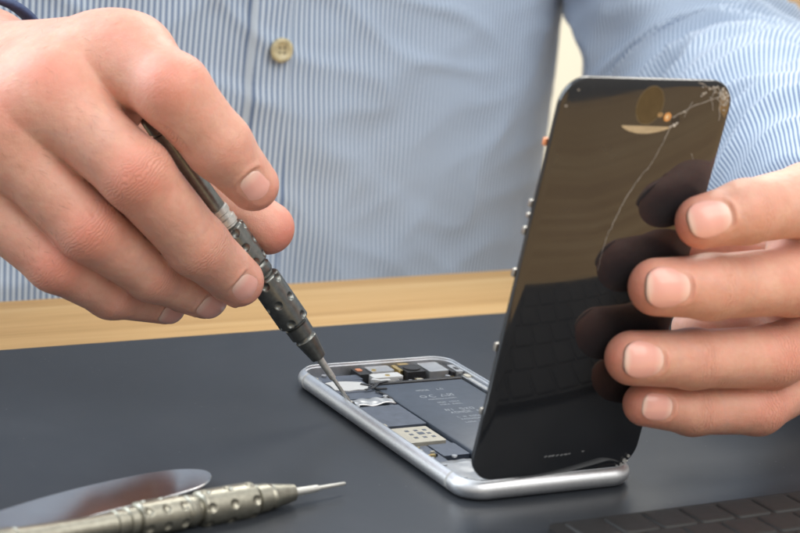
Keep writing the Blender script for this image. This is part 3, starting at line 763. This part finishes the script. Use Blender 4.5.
# small components
rc = random.Random(11)
for k in range(30):
    if k < 13: x, y, z = rc.uniform(-2, 26), rc.uniform(47.4, 50.6), 1.25
    elif k < 22: x, y, z = rc.uniform(-29.2, -23.4), rc.uniform(-38, -23), 3.7
    else: x, y, z = rc.uniform(-29, -13), rc.choice((21.0, 29.9, 52.8, -3.4)), 3.25
    w_, h_ = rc.uniform(.4, 1.3), rc.uniform(.35, .7)
    comp('chip', x - w_, x + w_, y - h_, y + h_, z, z + rc.uniform(.6, 1.0) + (2.2 if k < 13 else 0), rc.choice((M_BLACK, M_BOARD, M_CREAM, M_SILVER, M_GOLD)), r=.15)
# black ribbon cables across the board
mb = MB()
ribbon(mb, [(-15, 46), (-12.2, 43), (-11.4, 39), (-8, 38.5)], 1.4, 4.9, 5.15)
ribbon(mb, [(-17, 38), (-13, 39.5), (-8.5, 44.5), (-4, 46)], 1.1, 5.2, 5.4)
ribbon(mb, [(-13.5, 36.5), (-11.8, 33.0), (-11.6, 27)], 1.0, 4.8, 5.0)
ribbon(mb, [(-28, 36), (-26.4, 33.5), (-27.5, 31)], 1.6, 4.7, 4.9)
mb.build('ribbon_cable', M_FLEX, phone)
mb = MB(); ribbon(mb, [(-8.5, 50), (-6, 47.8), (-2, 47.8)], 1.6, 4.9, 5.3); mb.build('flex_tail', M_WHITE_TAPE, phone)
# crumbs of glass along the near right corner
mb = MB()
for i in range(16):
    x = 29 + rng.uniform(-3.2, 2.6); y = -63 + rng.uniform(-1.5, 6); s_ = rng.uniform(.3, .8)
    Mx = Matrix.Translation((x, y, 7.0 + s_ * .5)) @ Euler(rng.uniform(0, 3, 3)).to_matrix().to_4x4()
    mb.box(-s_, s_, -s_ * .7, s_ * .7, -s_ * .5, s_ * .5, M=Mx)
mb.build('glass_crumb', M_CHIP, phone)

# ------------------------------------------------------------------ broken screen held upright
scr = empty('phone_screen', frame_matrix(SO, SX, SY, SN), 'cracked black phone screen held upright on the near end of the opened phone', 'screen')
def slab(name, hx, y0, y1, r, z0, z1, bev, m, parent):
    P = rrect_n(hx, (y1 - y0) / 2, r, 14); cy = (y0 + y1) / 2
    prof = [(0, z1 - bev), (bev * .3, z1 - bev * .3), (bev, z1)]; V = []; k = 0; rings = [(0, z0)] + prof
    for (i_, z) in rings:
        for (x, y, nx, ny) in P: V.append((x - nx * i_, y - ny * i_ + cy, z))
    n = len(P); Fc = [[a * n + j, a * n + (j + 1) % n, (a + 1) * n + (j + 1) % n, (a + 1) * n + j] for a in range(len(rings) - 1) for j in range(n)]
    Fc += [list(range(n))[::-1], [(len(rings) - 1) * n + j for j in range(n)]]
    return mesh(name, V, Fc, m, parent, autos=30)
glass = slab('cover_glass', 32.9, 0, 136.6, 9, -1.1, 0, .45, M_GLASS, scr)
slab('plastic_bezel', 32.6, .3, 136.3, 8.8, -2.1, -1.11, .1, M_BLACK, scr)
slab('shield_plate', 30.6, 9, 127, 3, -3.4, -2.11, .2, M_ALU_IN, scr)
M_TABM = simple('tab_metal', (.34, .33, .31), .35, .8, .15, 600)
def tab(y, m, w=2.4, out=1.7, hgt=1.6):
    MB().box(-32.4 - out, -30.6, y - w / 2, y + w / 2, -2.1 - hgt, -2.15, .25).build('mounting_tab', m, scr, autos=35)
tab(115, M_COPPER, 2.4, 1.0); tab(95, M_TABM, 2.4, .7); tab(91, M_TABM, 1.6, .5); tab(86, M_TABM, 2.6, .7); tab(72, M_TABM, 2.6, .8); tab(46.5, M_TABM, 2.8, .8); tab(24, M_TABM, 2.2, .4)
for y in (20, 46, 118): MB().box(30.6, 33.6, y - 1.4, y + 1.4, -4.4, -2.15, .25).build('mounting_tab', M_SILVER, scr, autos=35)
# crack: one long line running down from the shattered corner, plus splinters
mb = MB(); Z0, Z1 = -.02, .06
def jag(P, w, amp=.25, n=5):
    out = []
    for a, b in zip(P[:-1], P[1:]):
        a = np.array(a, float); b = np.array(b, float)
        for i in range(n): out.append(a + (b - a) * i / n + rng.normal(0, amp, 2) * (i > 0))
    out.append(np.array(P[-1], float)); W_ = np.interp(np.linspace(0, 1, len(out)), np.linspace(0, 1, len(w)), w) * rng.uniform(.6, 1.3, len(out))
    ribbon(mb, out, list(W_), Z0, Z1)
jag([(11, 121.3), (9.6, 115.5), (7.2, 109), (3, 102.5), (.6, 97), (-1.2, 90.5), (-2.9, 83.5), (-3.2, 77), (-2.8, 73)], [.34, .2, .24, .3, .24, .12, .06], .12)
jag([(30.5, 128.5), (26, 131.2), (20, 129), (15, 126.6), (10.8, 124.4)], [.35, .26, .3, .4], .22)
jag([(31.5, 130.5), (27, 132.4), (22, 134.6), (17.5, 136)], [.4, .3, .3], .25)
jag([(29.5, 133.5), (28.6, 128.6), (29.6, 123.5)], [.4, .35, .2], .25)
jag([(25, 133.8), (24.2, 130.4), (26.4, 127)], [.3, .25, .2], .2)
jag([(17.2, 129.6), (16, 127), (15.4, 124.5)], [.24, .2], .15)
jag([(22.2, 112.5), (23.6, 110.6)], [.2, .1], .05)
mb.build('crack', M_CRACK, glass)
chips = []
for i in range(62):
    t = rng.random(); x = 31.2 - abs(rng.normal(0, 4.2)); y = 134.8 - abs(rng.normal(0, 2.0)) - (0 if x < 29 else rng.uniform(0, 4))
    if math.hypot(max(0, x - 23.9), max(0, y - 127.6)) > 8.4: continue
    s_ = rng.uniform(.2, .62); a0 = rng.uniform(0, 6.28)
    mb = MB(); chips.append(mb)
    mb.prism([(x + s_ * rng.uniform(.5, 1.2) * math.cos(a0 + k * 2 * math.pi / 4), y + s_ * rng.uniform(.4, 1) * math.sin(a0 + k * 2 * math.pi / 4)) for k in range(4)], Z0, rng.uniform(.05, .3))
for (x, y, s_) in ((12.3, 121.9, .8), (11, 121.4, .6), (13.2, 122.6, .5), (-27.5, 132.6, .35), (-30.6, 127.5, .4), (20, 131.6, .35), (15, 126.4, .5)):
    mb = MB(); chips.append(mb); mb.prism([(x + s_ * math.cos(a), y + s_ * .7 * math.sin(a)) for a in (0, 1.1, 2.4, 3.6, 5)], Z0, .15)
for mb in chips: mb.build('glass_chip', M_CHIP, glass)
# shattered corner pocket, warm metal showing
mb = MB(); mb.prism([(28.3, 127.5), (31.6, 124.5), (32.2, 128), (31.0, 131.5), (29.0, 133.6), (27.5, 131.6)], Z0, .05); mb.build('exposed_corner', simple('exposed_brown', (.17, .13, .08), .35, .3, .4, 500), glass)
# sensor window (oval), camera ring and earpiece opening
def oval(cx, cy, a, b, n=40, ph=0): return [(cx + a * math.cos(t) * math.cos(ph) - b * math.sin(t) * math.sin(ph), cy + a * math.cos(t) * math.sin(ph) + b * math.sin(t) * math.cos(ph)) for t in np.linspace(0, 2 * math.pi, n, endpoint=False)]
mb = MB(); mb.prism(oval(.9, 128.2, 5.2, 6.3), Z0, .03); mb.build('sensor_window', simple('sensor_tint', (.052, .040, .022), .10, 0, .2, 200), glass)
mb = MB(); mb.add(*sweep_closed([(x, y, (x - .9) / 5.2 / math.hypot((x - .9) / 5.2, (y - 128.2) / 6.3 + 1e-9), (y - 128.2) / 6.3 / math.hypot((x - .9) / 5.2, (y - 128.2) / 6.3 + 1e-9)) for x, y in oval(.9, 128.2, 5.25, 6.35, 48)], [(0, Z0), (0, .05), (.28, .05), (.28, Z0)]))
mb.build('sensor_rim', simple('sensor_rim_tint', (.10, .085, .055), .3), glass)
mb = MB(); mb.add(*sweep_closed([(x, y, math.cos(t), math.sin(t)) for t in np.linspace(0, 2 * math.pi, 28, endpoint=False) for x, y in [(8.7 + 1.45 * math.cos(t), 124.6 + 1.45 * math.sin(t))]], [(0, Z0), (0, .22), (.75, .22), (.75, Z0)]))
mb.build('camera_ring', simple('copper_ring', (.55, .38, .26), .25, 1), glass)
mb = MB(); mb.prism(oval(8.7, 124.6, .72, .72, 18), Z0, .07); mb.build('camera_lens', simple('bright_lens', (.72, .66, .55), .1, .6), glass)
mb = MB(); mb.prism(oval(5.8, 125.2, 1.1, .8, 16), Z0, .1); mb.build('proximity_sensor', simple('sensor_brown', (.28, .20, .11), .3, .2), glass)
mb = MB(); mb.prism([(11.0, 124.6), (13.5, 125.0), (14.2, 123.0), (12.4, 122.2), (10.8, 122.8)], Z0, .04); mb.build('dark_shard', M_BLACK, glass)
P = [(-8 + 19.5 * t, 121.6 - .3 * t) for t in np.linspace(0, 1, 20)] + [(-8 + 19.5 * t, 121.5 - .3 * t - 2.35 * math.sin(math.pi * min(1, t ** .85)) ** .8 * (1 if t < .98 else .5)) for t in np.linspace(.99, .01, 24)]
mb = MB(); mb.prism(P, Z0, .05); mb.build('earpiece_opening', simple('earpiece_mesh', (.42, .37, .27), .4, .2, .15, 700), glass)
# dust marks at the foot of the glass
mb = MB()
for (x, y, s_) in ((-4.8, 7.0, .5), (-3.2, 7.0, .5), (-1.6, 7.1, .55), (0, 7.1, .5), (1.6, 7.1, .5), (3.2, 7.2, .6), (4.8, 7.3, .45), (10.2, 7.8, .45)):
    mb.prism(oval(x + rng.uniform(-.2, .2), y, s_ * 1.3, s_ * .55, 12, rng.uniform(0, .4)), Z0, .02)
mb.build('dust_mark', simple('dust', (.16, .17, .18), .8), glass)
mb = MB()
for (x, y, s_) in ((28.6, 3.0, .8), (27.6, 1.6, .6), (29.8, 4.6, .55), (26.0, 1.0, .5), (29.4, 2.6, .4)):
    MB().prism([(x + s_ * math.cos(a), y + s_ * math.sin(a)) for a in (0, 1.3, 2.4, 3.9, 5)], 0, .5).build('glass_chip', M_CHIP, scr)

# ------------------------------------------------------------------ precision screwdrivers
def lathe(name, prof, m, parent, n=48, dimples=None, auto=40):
    """prof: list of (distance from the tip, radius)"""
    V = []; 
    for (z, r) in prof:
        for j in range(n):
            t = 2 * math.pi * j / n; V.append((r * math.cos(t), r * math.sin(t), z))
    k = len(prof); Fc = [[i * n + j, i * n + (j + 1) % n, (i + 1) * n + (j + 1) % n, (i + 1) * n + j] for i in range(k - 1) for j in range(n)]
    Fc += [list(range(n))[::-1], [(k - 1) * n + j for j in range(n)]]
    return mesh(name, V, Fc, m, parent, autos=auto)
def grip(name, z0, z1, r, m, parent, cols=6, rows=3, off=0.):
    n = 180; L_ = z1 - z0; prof = [(z0, r * .80), (z0 + .5, r * .93), (z0 + 1.0, r)]
    zs = np.linspace(z0 + 1.2, z1 - 1.2, 70); prof += [(z, r) for z in zs] + [(z1 - 1.0, r), (z1 - .5, r * .93), (z1, r * .80)]
    V = []; rd = 1.5
    dz = (L_ - 4.4) / (rows - 1); cen = [(off + 2 * math.pi * c / cols, z0 + 2.2 + dz * q + 0) for c in range(cols) for q in range(rows)]
    for (z, rr) in prof:
        for j in range(n):
            t = 2 * math.pi * j / n; d = 0
            if rr == r:
                for (tc, zc) in cen:
                    dt = (t - tc + math.pi) % (2 * math.pi) - math.pi; q = math.hypot(dt * r, z - zc)
                    if q < rd: d = .85 * (1 - (q / rd) ** 2) ** .6; break
            V.append(((rr - d) * math.cos(t), (rr - d) * math.sin(t), z))
    k = len(prof); Fc = [[i * n + j, i * n + (j + 1) % n, (i + 1) * n + (j + 1) % n, (i + 1) * n + j] for i in range(k - 1) for j in range(n)]
    Fc += [list(range(n))[::-1], [(k - 1) * n + j for j in range(n)]]
    return mesh(name, V, Fc, m, parent, autos=50)
def driver(M, label, body, group):
    t = empty('precision_screwdriver', M, label, 'screwdriver', group)
    L_ = 128.
    lathe('shaft', [(0, .45), (.6, .62), (11, .72), (11.3, 1.15), (22.5, 1.45)], M_STEEL, t, 24)
    lathe('collar', [(20.6, 2.1), (21, 2.7), (29.5, 4.0), (30, 3.6), (31, 3.6), (31.4, 4.4), (35.8, 4.6), (36.2, 4.0), (37, 4.0)], body, t)
    grip('grip', 36.6, 57.6, 5.7, body, t, off=.35)
    lathe('ring', [(57.2, 4.1), (58.4, 4.1), (58.7, 4.6), (59.4, 4.9), (61.6, 4.9), (62.2, 4.3), (63, 4.2)], body, t)
    grip('grip', 62.6, 79.6, 5.4, body, t, off=.75)
    lathe('ring', [(79.2, 3.9), (80.2, 3.9), (80.6, 4.5), (82.8, 4.5), (83.2, 3.8), (84.6, 3.8), (85, 4.2), (87, 4.2), (87.4, 3.7)], M_STEEL if body is M_TOOL else body, t)
    lathe('handle', [(87, 3.7), (98, 3.4), (118, 3.9), (120, 4.1), (120.4, 3.6)], body, t)
    lathe('swivel_cap', [(120, 3.6), (121, 3.6), (121.4, 4.3), (126.6, 4.3), (127.6, 3.7), (128, 2.4)], body, t)
    return t
ax = nrm(T1 - T0); vx = nrm(np.cross(ax, FW)); vy = np.cross(ax, vx)
DR = 'precision screwdrivers'
driver(frame_matrix(T0, vx, vy, ax), 'dark gunmetal precision screwdriver held in the hand with its tip on the opened phone', M_TOOL, DR)
q0 = np.array([-66.9, -45.4, 3.2]); q1 = np.array([-149.8, -61.9, 4.6]); q1[2] = 5.3 + .2
ax = nrm(q1 - q0); vx = nrm(np.cross(ax, [0, 0, 1])); vy = np.cross(ax, vx)
driver(frame_matrix(q0, vx, vy, ax), 'champagne coloured precision screwdriver lying on the mat in the near left corner', M_TOOL_CH, DR)
# ------------------------------------------------------------------ flat metal opening tool
PXY = [(213, 475), (207, 470), (190, 468.5), (165, 470), (120, 478), (60, 492), (0, 510), (-60, 531), (-60, 575), (0, 548), (50, 530), (100, 513), (150, 501), (190, 491), (207, 484)]
Pm = [on_z(x, y, 3.5)[:2] for x, y in PXY]
c0 = np.mean(Pm, 0)
ot = empty('opening_tool', Matrix.Translation((c0[0] * S, c0[1] * S, 0)), 'flat shiny steel opening tool with a rounded tip, lying behind the champagne screwdriver', 'opening tool')
def smooth_poly(P, it=2):
    for _ in range(it):
        Q = []
        for a, b in zip(P, P[1:] + P[:1]): Q += [a * .75 + b * .25, a * .25 + b * .75]
        P = Q
    return P
mb = MB(); mb.prism([p - c0 for p in smooth_poly([np.array(p) for p in Pm])][::-1], 2.6, 3.6); bl = mb.build('blade', M_BLADE, ot, autos=30)
md = bl.modifiers.new('bevel', 'BEVEL'); md.width = .00035; md.segments = 2; md.limit_method = 'ANGLE'
e0 = on_z(-40, 548, 3)[:2] - c0; e1 = on_z(-200, 600, 3)[:2] - c0
dv = nrm(e1 - e0); pv = np.array([-dv[1], dv[0]])
mb = MB(); mb.prism([e0 + pv * 9, e0 - pv * 9, e0 - pv * 10 + dv * 75, e0 + pv * 10 + dv * 75], .2, 7.5); hd = mb.build('handle', M_BLACK, ot, autos=30)
md = hd.modifiers.new('bevel', 'BEVEL'); md.width = .0015; md.segments = 3

# ------------------------------------------------------------------ keyboard
kb = empty('keyboard', Matrix.Translation((.05, -.1385, 0)), 'low black keyboard in the near right corner beside the phone', 'keyboard')
mesh('base', *(lambda b: (b.v, b.f))(MB().prism(rrect(-75, 135, -40, 40.0, 4), .1, 3.4)), M_KBASE, kb, smooth=False)
pit = 14.45
keyme = None
for r_ in range(5):
    for c_ in range(13):
        x = -62.3 + c_ * pit + (0, 5.5, 9, 2, 6)[r_]; y = 31.6 - r_ * 14.6
        if x > 128: continue
        if keyme is None:
            V = []; Fc = []
            hx, hy = 6.75, 6.85
            rings = [(0, 3.3), (0.1, 3.6), (.5, 3.95), (1.2, 4.05)]
            P = rrect_n(hx, hy, 1.6, 4)
            for i_, z in rings:
                for (a, b, nx, ny) in P: V.append((a - nx * i_, b - ny * i_, z))
            n = len(P)
            inner = [(a * .5, b * .5, 3.99) for (a, b, _, _) in P]; V += inner
            k = len(rings) + 1
            Fc = [[q * n + j, q * n + (j + 1) % n, (q + 1) * n + (j + 1) % n, (q + 1) * n + j] for q in range(k - 1) for j in range(n)] + [[(k - 1) * n + j for j in range(n)]]
            o = mesh('key', V, Fc, M_KEY, kb, autos=50); keyme = o.data
        else:
            o = bpy.data.objects.new('key', keyme); col.objects.link(o); o.parent = kb
        o.location = (x * S, y * S, 0)

# ------------------------------------------------------------------ camera, light
cd = bpy.data.cameras.new('camera'); co = bpy.data.objects.new('camera', cd); col.objects.link(co); sc.camera = co
Mc = Matrix.Identity(4)
for i in range(3): Mc[i][0] = RT[i]; Mc[i][1] = UP[i]; Mc[i][2] = -FW[i]; Mc[i][3] = CAM[i] * S
co.matrix_world = Mc
cd.sensor_width = 36; cd.lens = F / 800 * 36; cd.clip_start = .02; cd.clip_end = 50
cd.dof.use_dof = True; cd.dof.focus_distance = .75; cd.dof.aperture_fstop = (F / 800 * 36) / 6.5; cd.dof.aperture_blades = 0
wd = bpy.data.worlds.new('World'); sc.world = wd; wd.use_nodes = True
nt = wd.node_tree; bg = nt.nodes['Background']
tc = N(nt, 'ShaderNodeTexCoord'); sx = N(nt, 'ShaderNodeSeparateXYZ'); nt.links.new(tc.outputs['Generated'], sx.inputs[0])
c = ramp(nt, math_n(nt, 'ADD', math_n(nt, 'MULTIPLY', sx.outputs['Z'], .5), .5), [(.35, (.19, .185, .18)), (.55, (.55, .52, .48)), (.9, (.72, .74, .76))])
nt.links.new(c, bg.inputs[0]); bg.inputs[1].default_value = 1.18
def area(name, loc, target, size, power, colr, sy=None):
    l = bpy.data.lights.new(name, 'AREA'); l.energy = power; l.color = colr; l.size = size; l.shape = 'RECTANGLE'; l.size_y = sy or size
    o = bpy.data.objects.new(name, l); col.objects.link(o); o.location = loc
    d = Vector(target) - Vector(loc); o.rotation_euler = d.to_track_quat('-Z', 'Y').to_euler(); return o
area('window_light', (-1.1, 1.05, 1.05), (-.05, .05, .05), 1.6, 45, (.80, .90, 1.0), 1.7)
area('room_light', (.35, -1.1, 1.5), (.05, .1, .05), 1.6, 27, (1.0, .95, .88))
area('back_light', (.9, 1.0, 1.3), (.3, 1.5, .2), .8, 22, (1, .97, .9))
vs = sc.view_settings; vs.view_transform = 'Standard'; vs.look = 'None'; vs.exposure = .12; vs.gamma = 1
sc.cycles.max_bounces = 8; sc.cycles.use_denoising = True
